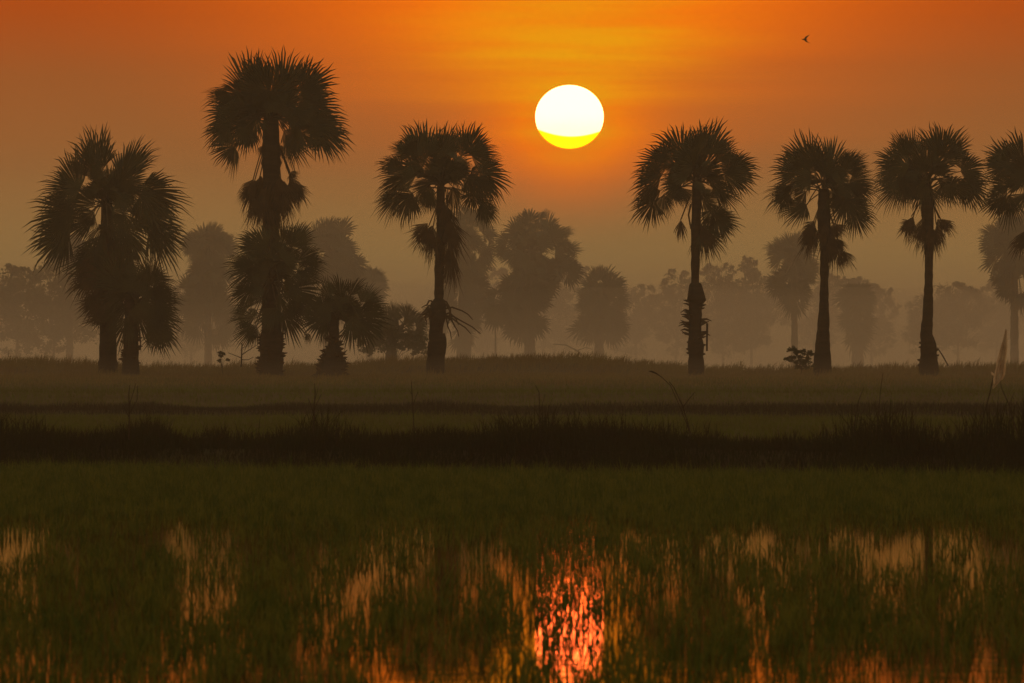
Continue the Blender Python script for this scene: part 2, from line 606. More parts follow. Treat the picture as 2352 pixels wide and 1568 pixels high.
def mid_grass():
    x, y = wedge(134, 246, 62000, 1.3)
    h = RNG.uniform(.10, .26, len(x)) * (.7 + .6 * vnoise(x, y, 31, 3, 14))
    blades('field_grass', x, y, zg(x, y) - .02, h, RNG.uniform(.010, .02, len(x)), M['field'], lean=.4,
           label='olive green grass of the field between the two banks', cat='grass')
    n = 36000
    x = RNG.uniform(-25, 25, n)
    y = 244 + RNG.random(n) * 9 - 3 * np.sin(x * 0.11 + .5)
    h = (.12 + .30 * vnoise(x, y, 41, 2.5, 5) ** 1.5) * RNG.uniform(.5, 1.2, n)
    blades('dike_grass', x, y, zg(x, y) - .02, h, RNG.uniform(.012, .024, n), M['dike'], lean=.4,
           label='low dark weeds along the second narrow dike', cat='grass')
    x, y = wedge(256, 335, 42000, 1.3)
    h = RNG.uniform(.10, .24, len(x))
    blades('far_field_grass', x, y, zg(x, y) - .02, h, RNG.uniform(.015, .03, len(x)), M['field'], lean=.4,
           label='pale olive grass of the far field below the palms', cat='grass')
    n = 100000
    x = RNG.uniform(-36, 36, n)
    y = 318 + 58 * RNG.random(n) ** .7
    h = (.16 + .36 * vnoise(x, y, 51, 2.2, 6) + .34 * vnoise(x, y, 52, .5, 3) ** 2) * RNG.uniform(.35, 1.3, n) * (.55 + .45 * sstep(350, 362, y))
    # taller weeds round the feet of the palms
    bx = np.repeat([(p_ - 1176) * KP * 350 for p_ in (247, 300, 622, 765, 1003, 1599, 1889, 2133, 2378)], 420)
    a_ = RNG.uniform(0, 2 * PI, len(bx))
    q_ = RNG.uniform(.45, 2.0, len(bx))
    x = np.concatenate([x, bx + np.cos(a_) * q_])
    y = np.concatenate([y, 349.5 + np.sin(a_) * q_])
    h = np.concatenate([h, RNG.uniform(.15, .62, len(bx)) * (1.25 - .4 * q_)])
    n = len(x)
    blades('ridge_grass', x, y, zg(x, y) - .03, h, RNG.uniform(.016, .034, n), M['ridge'], lean=.45, wind=0.0,
           label='tall misty grass on the low ridge where the palms stand', cat='grass')
    n = 9000
    x = RNG.uniform(-90, 90, n)
    y = RNG.uniform(400, 640, n)
    h = RNG.uniform(.3, .8, n)
    blades('pasture_grass', x, y, zg(x, y) - .03, h, RNG.uniform(.03, .06, n), M['ridge'], lean=.4,
           label='faint grass of the misty pasture beyond the palms', cat='grass')


mid_grass()


# ------------------------------------------------------------------ palms
def fan(bm, hub, ang, rad, spread=112, n=26, tilt=None, yaw=None, droop=.18, rnd=random, split=.55, jit=.16):
    """a palmyra leaf: folded segments joined near the hub, free pointed tips"""
    a = R(ang)
    ax = Vector((math.cos(a), 0, math.sin(a)))
    sd = Vector((-math.sin(a), 0, math.cos(a)))
    nrm = Vector((0, -1, 0))
    # turn the blade about its own axis and in depth
    tl = rnd.gauss(0, .45) if tilt is None else tilt
    yw = rnd.gauss(0, .40) if yaw is None else yaw
    sd2 = sd * math.cos(tl) + nrm * math.sin(tl)
    n2 = nrm * math.cos(tl) - sd * math.sin(tl)
    ax2 = ax * math.cos(yw) + n2 * math.sin(yw)
    n3 = n2 * math.cos(yw) - ax * math.sin(yw)
    hs = R(spread)
    vs, fs = [], []
    step = 2 * hs / n
    cup = rnd.uniform(.05, .25)
    for i in range(n):
        f0, f1 = -hs + i * step, -hs + (i + 1) * step
        fm = (f0 + f1) / 2 + rnd.gauss(0, step * .16)
        k = abs(fm) / hs
        ln = rad * (1.0 - .36 * k * k) * rnd.uniform(1 - jit * 1.2, 1 + jit * .8)
        sp = rad * split * (1 - .22 * k) * rnd.uniform(.93, 1.07)
        b = len(vs)
        def pt(fi, r, off):
            v = hub + ax2 * (math.cos(fi) * r) + sd2 * (math.sin(fi) * r) + n3 * (off + cup * r * r / rad)
            v.z -= droop * r * r / rad
            return v
        tw = step * .5
        vs += [pt(fm, 0, 0), pt(fm - tw, sp, 0), pt(fm, sp * 1.02, rad * .02), pt(fm + tw, sp, 0)]
        # narrow free part
        q = (sp + ln) * .52
        vs += [pt(fm - tw * .40, q, 0), pt(fm + tw * .40, q, 0)]
        tip = pt(fm + rnd.gauss(0, .035), ln, 0)
        tip.z -= rnd.uniform(0, .09) * rad
        vs.append(tip)
        fs += [(b, b + 1, b + 2), (b, b + 2, b + 3), (b + 1, b + 4, b + 5, b + 2), (b + 2, b + 5, b + 3), (b + 4, b + 6, b + 5)]
    bm.add(vs, fs)


def petiole(bm, a, b, r0=.035, r1=.02, sag=.12):
    a, b = Vector(a), Vector(b)
    L = (b - a).length
    pts = []
    for i in range(5):
        t = i / 4
        p = a.lerp(b, t)
        p.z += sag * L * 4 * t * (1 - t)
        pts.append(p)
    bm.tube(pts, [r0 + (r1 - r0) * i / 4 for i in range(5)], 4, False)


def to3(T, x, y, d):
    x0, y0, s = T
    return P(x0 + x * s, y0 + y * s, d)


def make_palm(d, T, trunk, center, fans, skirt=(), fills=0, fillbox=None, label='', group='palms standing on the grassy ridge',
              stubs=(), extra=None, seed=1, name='palmyra_palm', spread=112, mist=False, nseg=23, fmul=.6, fill_r=(100, 150), inner=2, inner_p=.36, frad=1.0, rs=1.1, spr=(44, 54, 62, 70, 76)):
    """trunk: list of (x, y, half width) from top to base in the T frame"""
    rnd = random.Random(seed)
    s = T[2]
    u = s * KP * d                      # metres per frame unit
    bx, by, bw = trunk[-1]
    base = to3(T, bx, by, d)
    base.z = float(zg(base.x, d)) - .05
    root = empty(name, base, label, 'palm tree', group)
    # trunk
    tb = MB()
    pts, rads = [], []
    for i in range(len(trunk) - 1):
        (x0, y0, w0), (x1, y1, w1) = trunk[i], trunk[i + 1]
        m = max(2, int(abs(y1 - y0) * u / .22))
        for k in range(m):
            t = k / m
            pts.append(to3(T, x0 + (x1 - x0) * t, y0 + (y1 - y0) * t, d))
            rads.append((w0 + (w1 - w0) * t) * u * (1 + rnd.uniform(-.09, .09)))
    pts.append(to3(T, bx, by, d)); rads.append(bw * u)
    pb = Vector((pts[-1].x, d, base.z - .15))
    if pb.z < pts[-1].z - .02:
        pts.append(pb); rads.append(bw * u * 1.03)
    tb.tube(pts[::-1], rads[::-1], 12)
    tob = tb.build('trunk', M['bark'], root)
    tob.data.shade_smooth()
    # old leaf stubs on the trunk
    if stubs:
        for (y0, y1, cnt, ln, x_at) in stubs:
            for k in range(cnt):
                yy = y0 + (y1 - y0) * (k + rnd.random() * .8) / cnt
                # centre and radius at this height
                for i in range(len(trunk) - 1):
                    if trunk[i][1] <= yy <= trunk[i + 1][1]:
                        t = (yy - trunk[i][1]) / max(1, trunk[i + 1][1] - trunk[i][1])
                        cx = trunk[i][0] + (trunk[i + 1][0] - trunk[i][0]) * t
                        w = trunk[i][2] + (trunk[i + 1][2] - trunk[i][2]) * t
                        break
                else:
                    continue
                th = rnd.choice([0, PI]) + rnd.gauss(0, .7)
                c = to3(T, cx, yy, d)
                dr = Vector((math.cos(th), math.sin(th), 0))
                L = ln * u * rnd.uniform(.5, 1.15)
                p0 = c + dr * w * u * .8
                p1 = c + dr * (w * u + L * .5) + Vector((0, 0, L * rnd.uniform(.0, .35)))
                p2 = c + dr * (w * u + L) + Vector((0, 0, L * rnd.uniform(-.1, .55)))
                sb = MB()
                sb.tube([p0, p1, p2], [.075 * rnd.uniform(.8, 1.2), .045, .012], 4)
                sb.build('leaf_stub', M['dead'], root)
    C0 = to3(T, center[0], center[1], d)
    cr, pt = MB(), MB()
    allf = [(f, True) for f in fans]
    if fills:
        x0, y0, x1, y1 = fillbox
        cx, cy = (x0 + x1) / 2, (y0 + y1) / 2
        for k in range(int(fills * fmul)):
            th = rnd.uniform(0, 2 * PI)
            rr = math.sqrt(rnd.random()) * .85
            x = cx + rr * math.cos(th) * (x1 - x0) / 2
            y = cy + rr * math.sin(th) * (y1 - y0) / 2
            ang = math.degrees(math.atan2(-(y - center[1]) + 20, (x - center[0]))) + rnd.gauss(0, 25)
    allf.append(((x, y, ang, rnd.uniform(*fill_r) * .92, rnd.uniform(55, 100)), False))
    for f in list(fans):
        for c_ in range(inner):
            down = f[2] < -25 or f[2] > 205
            if rnd.random() > (inner_p * (.5 if down else 1)): continue
            q = rnd.uniform(.25, .75)
            allf.append(((center[0] + (f[0] - center[0]) * q + rnd.gauss(0, 8 * (1 if T[2] < 1 else .4)), center[1] + (f[1] - center[1]) * q + rnd.gauss(0, 8 * (1 if T[2] < 1 else .4)), f[2] + rnd.gauss(0, 24),
                          min(f[3], fill_r[1]) * rnd.uniform(.8, 1.05), rnd.uniform(55, 95)), False))
    for k in range(fills and max(9, int(fills * .5))):
        th = rnd.uniform(5, 175)
        rr = rnd.uniform(10, 60) * (1 if T[2] < 1 else .4)
        allf.append(((center[0] + rr * math.cos(R(th)), center[1] - 25 * (1 if T[2] < 1 else .4) - rr * math.sin(R(th)), th, fill_r[0] * rnd.uniform(.8, 1.2), rnd.uniform(60, 100)), False))
    rmax = max(math.hypot(f[0][0] - center[0], f[0][1] - center[1]) + 60 for f in allf)
    for f, outline in allf:
        x, y, ang, rad = f[:4]
        sp = f[4] if len(f) > 4 else spread
        if outline and len(f) == 4:
            rad *= rnd.uniform(.95, 1.15) * rs
            x -= math.cos(R(ang)) * (frad - .86) * rad
            y += math.sin(R(ang)) * (frad - .86) * rad
            rad *= frad + .18
        r = math.hypot(x - center[0], y - center[1])
        dep = math.sqrt(max(0, rmax ** 2 - r ** 2)) * rnd.uniform(-.8, .8) * (.45 if outline else 1.0)
        hub = to3(T, x, y, d) + Vector((0, dep * u, 0))
        if outline:
            if sp == 112: sp = rnd.choice(spr)
            fan(cr, hub, ang + rnd.gauss(0, 5), rad * u * 1.0, sp, nseg, tilt=rnd.gauss(0, .5), yaw=rnd.gauss(0, .3), rnd=rnd, droop=.02 if 40 < ang < 140 else (.16 if ang > -60 else .03))
        else:
            fan(cr, hub, ang, rad * u, sp, nseg, tilt=rnd.gauss(0, .6), yaw=rnd.gauss(0, .5), rnd=rnd)
        petiole(pt, C0 + Vector((rnd.uniform(-.12, .12), rnd.uniform(-.12, .12), rnd.uniform(-.4, .2))), hub,
                .035, .02, .10 if hub.z > C0.z - 1.0 else .02)
    cr.build('crown', M['leaf'], root)
    pt.build('leaf_stalks', M['stalk'], root)
    if skirt:
        sk, sp_ = MB(), MB()
        for f in skirt:
            x, y, ang, rad = f[:4]
            sp = f[4] if len(f) > 4 else 48
            cnt = f[5] if len(f) > 5 else 2
            for k in range(cnt):
                hub = to3(T, x + rnd.gauss(0, 8), y + rnd.gauss(0, 14), d) + Vector((0, rnd.uniform(-.5, .5), 0))
                fan(sk, hub, ang + rnd.gauss(0, 6), rad * u * rnd.uniform(.85, 1.05), sp, 18, tilt=rnd.gauss(0, .5), yaw=rnd.gauss(0, .2),
                    rnd=rnd, droop=.02, split=.5, jit=.28)
            petiole(sp_, C0 + Vector((rnd.uniform(-.3, .3), rnd.uniform(-.3, .3), -.3)), to3(T, x, y, d), .03, .025, .05)
        sk.build('dead_leaves', M['dead'], root)
        sp_.build('dead_leaf_stalks', M['dead'], root)
    if extra:
        extra(root, T, d, rnd, u)
    return root


D0 = 350.0
TA = (0, 264, .40816)
TB = (400, 80, .40816)
TC = (800, 240, .40816)
TD = (1280, 240, .40816)
TE = (1760, 240, .4593)
TH = (480, 440, .3062)

# A: leftmost
make_palm(D0, TA, [(600, 430, 30), (605, 800, 38), (608, 1250, 46), (607, 1430, 54)], (600, 480),
          [(550, 300, 100, 190), (548, 290, 80, 180), (500, 330, 125, 150), (690, 320, 68, 215), (720, 330, 42, 190), (700, 390, 15, 150), (420, 400, 142, 215), (400, 410, 165, 190),
           (420, 470, 190, 170), (395, 560, 192, 225), (390, 570, 215, 190), (370, 670, 208, 185), (360, 680, 232, 190), (800, 430, 8, 240), (800, 440, -18, 240, 95),
           (760, 540, -8, 280, 90), (780, 560, -28, 240), (860, 640, -48, 190), (880, 640, -75, 170), (500, 600, 205, 170), (560, 640, 232, 190), (560, 770, 215, 200),
           (580, 800, 235, 200), (640, 640, -60, 210), (620, 440, 82, 190, 60), (660, 430, 55, 180, 60), (580, 450, 108, 150, 50), (592, 440, 96, 165, 60), (640, 470, 75, 190, 50), (700, 640, -40, 190), (740, 700, -70, 180), (600, 700, -95, 230), (520, 500, 165, 160), (650, 480, 40, 150)],
          skirt=[(560, 800, -108, 230, 50, 4), (650, 800, -72, 230, 50, 4), (530, 900, 222, 170, 60, 3), (600, 960, -95, 230, 40, 3), (560, 1020, 215, 150, 50, 3), (590, 900, -100, 220), (640, 880, -80, 230), (580, 1030, 215, 130), (600, 1120, 212, 130), (680, 900, -60, 200), (620, 1050, -100, 200)],
          fills=14, fillbox=(400, 420, 850, 760), label='leftmost tall palm with a wide loose crown of separate fan leaves', seed=11, rs=1.22, inner_p=.22, spr=(36, 42, 48, 54, 60))
# A2: lower palm just right of it
make_palm(D0 - 2, TA, [(735, 1020, 30), (735, 1200, 40), (737, 1310, 42), (735, 1425, 50)], (760, 1030),
          [(820, 940, 100, 120), (870, 900, 70, 110), (880, 900, 40, 105), (900, 990, 30, 120), (905, 1040, 5, 115), (900, 1100, -10, 120), (880, 1160, -20, 130),
           (880, 1210, -40, 130), (890, 1240, -95, 95), (760, 920, 110, 130), (680, 980, 150, 120), (670, 1080, 190, 120), (790, 1150, -60, 130), (700, 1180, 240, 120), (640, 900, 130, 150)],
          fills=26, fillbox=(600, 880, 960, 1200), label='short bushy palm with a spiny stump, just right of the leftmost tall palm', seed=12, fmul=1.2, inner=3, inner_p=.8, frad=1.2,
          stubs=[(1190, 1400, 34, 24, 0)], fill_r=(100, 130))
# B: tallest
make_palm(D0, TB, [(545, 330, 26), (545, 600, 52), (547, 720, 56), (548, 800, 48), (545, 1080, 46), (548, 1500, 50), (545, 1700, 56), (545, 1862, 62)], (545, 440),
          [(540, 300, 92, 215), (430, 300, 112, 215), (480, 270, 100, 185), (610, 290, 85, 190), (660, 290, 72, 190), (740, 280, 55, 170), (345, 310, 140, 165), (320, 360, 155, 150),
           (330, 420, 172, 155), (320, 450, 195, 135), (300, 520, 185, 125), (290, 530, 225, 110), (390, 510, 235, 130), (405, 520, 262, 110, 70), (345, 620, 190, 165, 75), (340, 630, 232, 160, 80),
           (740, 330, 28, 165), (760, 390, 12, 180), (750, 420, -8, 190), (800, 500, 5, 165), (800, 510, -22, 165), (820, 550, -52, 165), (840, 560, -35, 140), (650, 590, -50, 150), (680, 600, -80, 110),
           (740, 570, -35, 120), (480, 400, 150, 140), (620, 420, 30, 150), (530, 450, 90, 180), (430, 400, 165, 150), (640, 470, -10, 140), (450, 380, 130, 150)],
          skirt=[(500, 640, -95, 60, 40, 3), (600, 640, -85, 60, 40, 3), (450, 830, -112, 150, 42, 4), (480, 810, -100, 235, 36, 5), (540, 810, -90, 280, 30, 6), (600, 810, -82, 240, 34, 5), (660, 820, -66, 165, 40, 4),
                 (430, 870, -118, 110, 34, 2), (650, 780, -60, 60, 60, 2), (680, 850, -72, 120, 40, 3), (500, 880, -96, 215, 28, 4), (600, 880, -84, 200, 28, 4), (560, 950, -90, 200, 26, 3)],
          fills=26, fillbox=(360, 240, 780, 500), label='tallest palm, its round crown above a large hanging skirt of dead leaves', seed=21, frad=1.05, rs=1.10, inner=3, inner_p=.42)
# B2: bushy palm round its foot
make_palm(D0 - 3, TH, [(500, 560, 30), (480, 900, 50), (468, 1100, 80), (466, 1370, 94)], (480, 640),
          [(370, 370, 140, 150), (320, 400, 160, 130), (560, 340, 80, 140), (640, 340, 70, 140), (690, 370, 35, 130), (740, 470, 30, 130), (760, 540, 5, 115), (750, 620, -10, 120), (260, 540, 165, 125), (270, 590, 195, 130), (250, 720, 175, 115),
           (250, 760, 205, 110), (260, 860, 190, 100), (280, 960, 195, 120), (290, 1040, 215, 110), (330, 1050, 240, 90), (700, 760, -20, 150), (720, 840, -20, 140), (700, 900, -50, 150), (600, 960, -50, 150), (500, 950, -100, 130), (730, 1060, -60, 90, 60), (420, 480, 120, 170), (560, 480, 60, 170)],
          fills=80, fillbox=(170, 360, 820, 1060), label='dense dark bushy palm crowding the foot of the tallest palm', seed=22, fmul=2.0, inner=3, inner_p=1.0, frad=1.35, stubs=[(1050, 1360, 46, 34, 0)], fill_r=(130, 180))


def c_extra(root, T, d, rnd, u):
    b = MB()
    # dry stalks bent out and down on the trunk's right, torn sheath on its left
    for (x0, y0, x1, y1, x2, y2) in [(530, 1100, 575, 1150, 570, 1215), (530, 1150, 640, 1160, 700, 1210), (540, 1190, 640, 1220, 745, 1290), (545, 1200, 620, 1230, 690, 1290),
                                     (545, 1190, 560, 1250, 580, 1320), (560, 1200, 600, 1250, 622, 1305), (470, 1105, 440, 1130, 412, 1142), (475, 1130, 430, 1160, 400, 1190), (470, 1150, 430, 1200, 440, 1240),
                                     (535, 1120, 570, 1160, 560, 1240), (550, 1180, 590, 1190, 620, 1240)]:
        p = [to3(T, x0, y0, d), to3(T, x1, y1, d - .3), to3(T, x2, y2, d - .5)]
        mid = p[0].lerp(p[1], .5) + Vector((0, 0, .12))
        b.tube([p[0], mid, p[1], p[1].lerp(p[2], .5) + Vector((.03, 0, .04)), p[2]], [.05, .045, .035, .03, .022], 5)
    for k in range(5):
        fan(b, to3(T, 480 + rnd.uniform(-10, 30), 1150 + rnd.uniform(-20, 20), d - .2), rnd.choice([200, 225, -60, -80]), 85 * u, 45, 12, rnd=rnd)
    b.build('broken_stalks', M['dead'], root)


make_palm(D0, TC, [(520, 420, 20), (520, 560, 26), (525, 700, 28), (512, 900, 27), (510, 1090, 26), (508, 1120, 44), (500, 1200, 44), (492, 1290, 38), (505, 1320, 52), (498, 1370, 50), (490, 1450, 52)], (525, 430),
          [(440, 270, 98, 185), (400, 270, 118, 175), (500, 280, 85, 175), (555, 260, 66, 140), (335, 280, 150, 115), (370, 290, 135, 140), (290, 350, 148, 125), (300, 390, 170, 150), (305, 420, 198, 155),
           (260, 490, 178, 120), (270, 510, 215, 135), (350, 500, 240, 175, 70), (345, 510, 215, 130), (400, 490, -62, 105, 70), (640, 260, 75, 150), (680, 250, 50, 150), (700, 270, 22, 140), (715, 300, 0, 120), (750, 370, 15, 120),
           (760, 390, -12, 140), (770, 410, -38, 130), (730, 430, -25, 150), (700, 490, -82, 140, 80), (750, 540, -45, 130, 70), (755, 560, -66, 150, 55), (600, 480, -55, 140), (560, 420, 70, 160), (470, 420, 130, 130), (460, 510, -105, 110), (690, 420, -60, 130), (540, 300, 95, 160)],
          skirt=[(450, 690, -118, 160, 44, 4), (475, 700, -95, 210, 30, 4), (560, 650, -80, 260, 30, 4), (580, 740, -70, 150, 30, 2), (570, 800, -86, 230, 24, 4), (540, 560, -80, 180, 40, 3), (440, 560, -88, 60, 30, 1)],
          fills=12, fillbox=(360, 260, 740, 480), label='palm left of the sun with bent dry stalks on its lower trunk', seed=31, extra=c_extra)


def d_extra(root, T, d, rnd, u):
    b = MB()
    petiole(b, to3(T, 745, 520, d), to3(T, 695, 648, d - .1), .035, .03, 0)
    for k in range(2):
        fan(b, to3(T, 695, 648, d - .1), -90, 120 * u, 32, 9, rnd=rnd, droop=0, tilt=.1, yaw=.1, split=.5)
    b.tube([to3(T, 752, 560, d), to3(T, 738, 620, d - .1), to3(T, 752, 700, d)], [.05, .045, .04], 5)
    b.build('dead_leaf', M['dead'], root)


make_palm(D0 - 1, TD, [(788, 420, 26), (785, 560, 30), (778, 720, 25), (776, 1000, 24), (778, 1022, 40), (784, 1100, 50), (776, 1125, 36), (775, 1300, 38), (780, 1360, 44), (782, 1530, 44)], (785, 420),
          [(780, 270, 90, 175), (740, 280, 105, 170), (830, 260, 78, 165), (690, 260, 120, 155), (870, 260, 58, 150), (620, 280, 145, 120), (900, 300, 45, 120), (600, 330, 162, 145), (560, 390, 165, 145), (555, 430, 188, 135),
           (560, 490, 200, 135), (545, 540, 235, 165, 75), (600, 520, -85, 110), (640, 480, -60, 115), (970, 350, 62, 100), (990, 350, 32, 140), (990, 380, 5, 145), (960, 400, -15, 120), (900, 470, -8, 150), (930, 490, -40, 90), (820, 540, -8, 105, 80), (700, 480, -80, 100),
           (890, 620, 35, 105), (920, 640, -15, 110), (900, 650, -60, 150, 80), (870, 640, -95, 120), (830, 700, -75, 185, 60), (720, 380, 150, 150), (820, 360, 60, 160), (860, 420, -10, 120), (740, 350, 115, 150)],
          skirt=[(810, 690, -78, 220, 30, 3)],
          fills=14, fillbox=(620, 250, 960, 460), label='palm right of the sun with old leaf stubs like pegs on its lower trunk', seed=44,
          stubs=[(1105, 1330, 30, 52, 0), (1330, 1420, 6, 16, 0)], extra=d_extra)

make_palm(D0 + 1, TE, [(287, 420, 26), (288, 560, 34), (292, 720, 22), (290, 900, 21), (288, 1050, 26), (282, 1200, 36), (280, 1375, 46)], (288, 400),
          [(250, 290, 100, 145), (215, 290, 118, 145), (330, 290, 80, 145), (380, 290, 60, 130), (170, 300, 140, 130), (400, 310, 35, 115), (140, 340, 155, 130), (130, 380, 175, 130), (125, 420, 200, 130), (110, 440, 225, 125, 80),
           (200, 500, 222, 150, 75), (205, 500, 195, 90, 60), (430, 380, 15, 120), (440, 410, -8, 110), (420, 420, -35, 110), (430, 500, -25, 118), (440, 540, -65, 135, 70), (400, 490, -80, 115), (250, 380, 140, 120), (330, 360, 60, 120), (290, 350, 90, 120), (360, 430, -40, 100), (190, 440, 215, 90)],
          skirt=[(235, 590, -125, 90, 50, 3), (240, 610, -100, 165, 36, 4), (340, 600, -55, 95, 50, 3), (320, 660, -82, 200, 30, 4), (300, 590, -90, 200, 34, 3), (375, 730, -62, 120, 32, 3), (360, 660, -60, 90, 40, 2)],
          fills=12, fillbox=(150, 270, 430, 420), label='smooth-trunked palm with a small leafy shrub at its foot, second tall palm from the right', seed=51)
make_palm(D0 - 1, TE, [(800, 380, 24), (806, 540, 32), (814, 700, 24), (814, 760, 21), (812, 900, 21), (808, 1050, 26), (800, 1150, 32), (812, 1200, 42), (812, 1300, 46), (814, 1375, 48)], (805, 390),
          [(720, 240, 108, 135), (745, 240, 90, 130), (690, 250, 128, 115), (860, 240, 92, 150), (890, 240, 70, 140), (930, 250, 50, 125), (960, 290, 25, 115), (655, 290, 160, 130), (650, 320, 178, 120), (640, 380, 205, 100), (655, 400, 230, 125), (690, 420, -100, 110),
           (995, 330, 8, 125), (990, 390, -15, 130), (1010, 400, -45, 115), (965, 400, -75, 110), (900, 400, -65, 95), (780, 350, 120, 130), (830, 320, 60, 140), (800, 420, -90, 120), (870, 380, -25, 110), (760, 400, -110, 100), (800, 300, 92, 150)],
          skirt=[(725, 560, -135, 75, 60, 3), (730, 580, -110, 120, 45, 3), (780, 590, -98, 155, 34, 4), (820, 600, -88, 165, 32, 4), (865, 570, -62, 100, 48, 3), (880, 590, -50, 75, 50, 2), (850, 600, -75, 130, 34, 2)],
          fills=13, fillbox=(660, 240, 980, 420), label='straight palm with rough bark collar at its base, rightmost whole palm', seed=61, stubs=[(1190, 1340, 14, 12, 0)])
make_palm(D0 + 1, TE, [(1330, 360, 26), (1338, 700, 24), (1342, 1200, 32), (1345, 1385, 46)], (1325, 370),
          [(1230, 270, 125, 125), (1290, 260, 100, 130), (1200, 290, 150, 115), (1190, 310, 175, 105), (1200, 400, 172, 120), (1190, 420, 195, 120), (1190, 460, 232, 150, 80), (1220, 470, -95, 120), (1260, 380, 160, 110),
           (1380, 270, 75, 130), (1430, 300, 40, 130), (1460, 350, 10, 130), (1450, 420, -20, 130), (1400, 460, -60, 130), (1300, 460, -100, 110)],
          skirt=[(1300, 640, -110, 140, 40, 3), (1350, 650, -75, 150, 40, 3)],
          fills=12, fillbox=(1190, 270, 1460, 430), label='palm cut off by the right edge of the photo, only its left leaves showing', seed=71)

# H: young palm on a cone-shaped base
make_palm(D0 - 6, TH, [(945, 900, 30), (940, 1060, 36), (935, 1150, 44), (930, 1230, 76), (920, 1330, 104), (905, 1420, 122)], (960, 930),
          [(985, 790, 98, 200, 60), (1060, 780, 72, 190, 60), (910, 800, 112, 185, 60), (1140, 830, 52, 200, 60), (1170, 860, 28, 195, 60), (1160, 900, 12, 180, 70), (860, 860, 140, 160, 70), (1140, 950, -15, 180), (840, 960, 215, 150), (870, 1000, 240, 130), (1080, 1000, -55, 150), (1150, 1000, -40, 150), (1010, 880, 80, 170, 80), (900, 920, 160, 150)],
          fills=22, fillbox=(830, 850, 1180, 1060), label='young palm with an upright spiky crown on a cone-shaped stubby base', seed=81, fmul=.9, inner=3, inner_p=.7,
          stubs=[(1090, 1400, 80, 40, 0)], spread=80, nseg=20, fill_r=(120, 160))
# I: small palm behind it
make_palm(415, TH, [(1380, 1080, 20), (1370, 1150, 34), (1365, 1260, 44)], (1430, 1030),
          [(1400, 930, 100, 115), (1340, 960, 130, 110), (1490, 920, 75, 110), (1540, 950, 35, 115), (1560, 1000, 5, 100), (1560, 1060, -20, 100), (1300, 1060, 200, 110), (1340, 1120, 230, 90), (1520, 1100, -60, 100), (1240, 1100, 240, 80)],
          fills=16, fillbox=(1300, 930, 1560, 1110), label='small hazy green palm left of the palm with bent dry stalks', group='palms standing in the mist', seed=91, fmul=1.2, inner=2, inner_p=.7, fill_r=(90, 120))


# ---- palms in the mist, built from (px, py) crown ellipses
def far_palm(d, cx, cy, rx, ry, tx, tw, base, n, label, seed, skirt=0, fr=(44, 56), extra=(), low=None):
    T = (0, 0, 1.0)
    rnd = random.Random(seed * 3 + 1)
    fans = []
    k = max(14, n // 2)
    for i in range(k):
        th = 360 * (i + rnd.uniform(-.4, .4)) / k
        q = rnd.uniform(.6, 1.12)
        if 200 < th < 340 and rnd.random() < .35: continue
        x = cx + (rx - 27) * q * math.cos(R(th))
        y = cy - (ry - 30) * q * math.sin(R(th))
        fans.append((x, y, th, rnd.uniform(32, 46), rnd.uniform(60, 100)))
    fans += list(extra)
    sk = []
    if skirt:
        sk = [(tx + rnd.uniform(-16, 16), cy + ry * .7 + rnd.uniform(0, skirt * .45), rnd.uniform(-115, -65), rnd.uniform(36, 52), 50, 2) for _ in range(12)]
    if low:
        for (lx, ly, lrx, lry, ln) in low:
            for i in range(ln):
                th = rnd.uniform(0, 2 * PI)
                q = math.sqrt(rnd.random())
                fans.append((lx + q * lrx * math.cos(th), ly - q * lry * math.sin(th), math.degrees(th), rnd.uniform(30, 42), 100))
    return make_palm(d, T, [(tx, cy + 8, tw * .7), (tx, (cy + base) / 2, tw * .8), (tx, base, tw)], (tx, cy + 6), fans, sk,
                     fills=n, fillbox=(cx - rx + 34, cy - ry + 34, cx + rx - 34, cy + ry - 34), label=label, group='palms standing in the mist',
                     seed=seed, nseg=16, fill_r=(32, 44), fmul=.9, rs=1.0, inner=1, inner_p=.5)


far_palm(560, 476, 568, 72, 60, 478, 9, 815, 40, 'hazy palm with a round crown, between the two leftmost tall palms', 101, 0, low=[(478, 640, 34, 50, 26), (480, 720, 50, 60, 40), (432, 700, 30, 40, 16)])
far_palm(565, 752, 568, 76, 76, 752, 9, 820, 46, 'large hazy palm right behind the tallest palm', 102, low=[(790, 600, 34, 30, 14), (752, 680, 50, 60, 34)])
far_palm(600, 852, 652, 40, 40, 848, 8, 815, 20, 'small hazy palm peeping over the young spiky palm', 103, low=[(850, 710, 34, 40, 20)])
far_palm(590, 160, 580, 48, 50, 160, 8, 815, 24, 'faint palm half hidden behind the leftmost tall palm', 104)
far_palm(560, 1082, 560, 62, 92, 1066, 16, 822, 56, 'hazy palm behind the trunk of the palm left of the sun', 105, low=[(1062, 670, 42, 60, 40), (1050, 740, 30, 40, 16)])
far_palm(540, 1230, 570, 94, 86, 1217, 13, 820, 74, 'large misty palm below the sun with one leaf sticking up on the right', 106,
         extra=[(1212, 502, 92, 26, 50), (1240, 502, 45, 34, 34), (1236, 505, 60, 30, 40)], low=[(1206, 700, 46, 70, 60), (1225, 650, 50, 30, 24), (1160, 690, 40, 40, 20), (1290, 625, 24, 30, 12)])
far_palm(575, 1381, 690, 60, 76, 1376, 12, 824, 56, 'squat round misty palm between the sun and the palm with pegs', 107, low=[(1376, 750, 44, 30, 20)])
far_palm(560, 1818, 590, 62, 66, 1825, 8, 820, 34, 'slender misty palm with a long thin trunk, left of the shrub', 108, low=[(1820, 640, 34, 34, 22), (1825, 680, 12, 26, 8)])
far_palm(610, 1972, 690, 36, 44, 1970, 14, 828, 16, 'faint stubby palm among bushes right of the smooth trunk', 109, low=[(1965, 740, 18, 50, 12)])
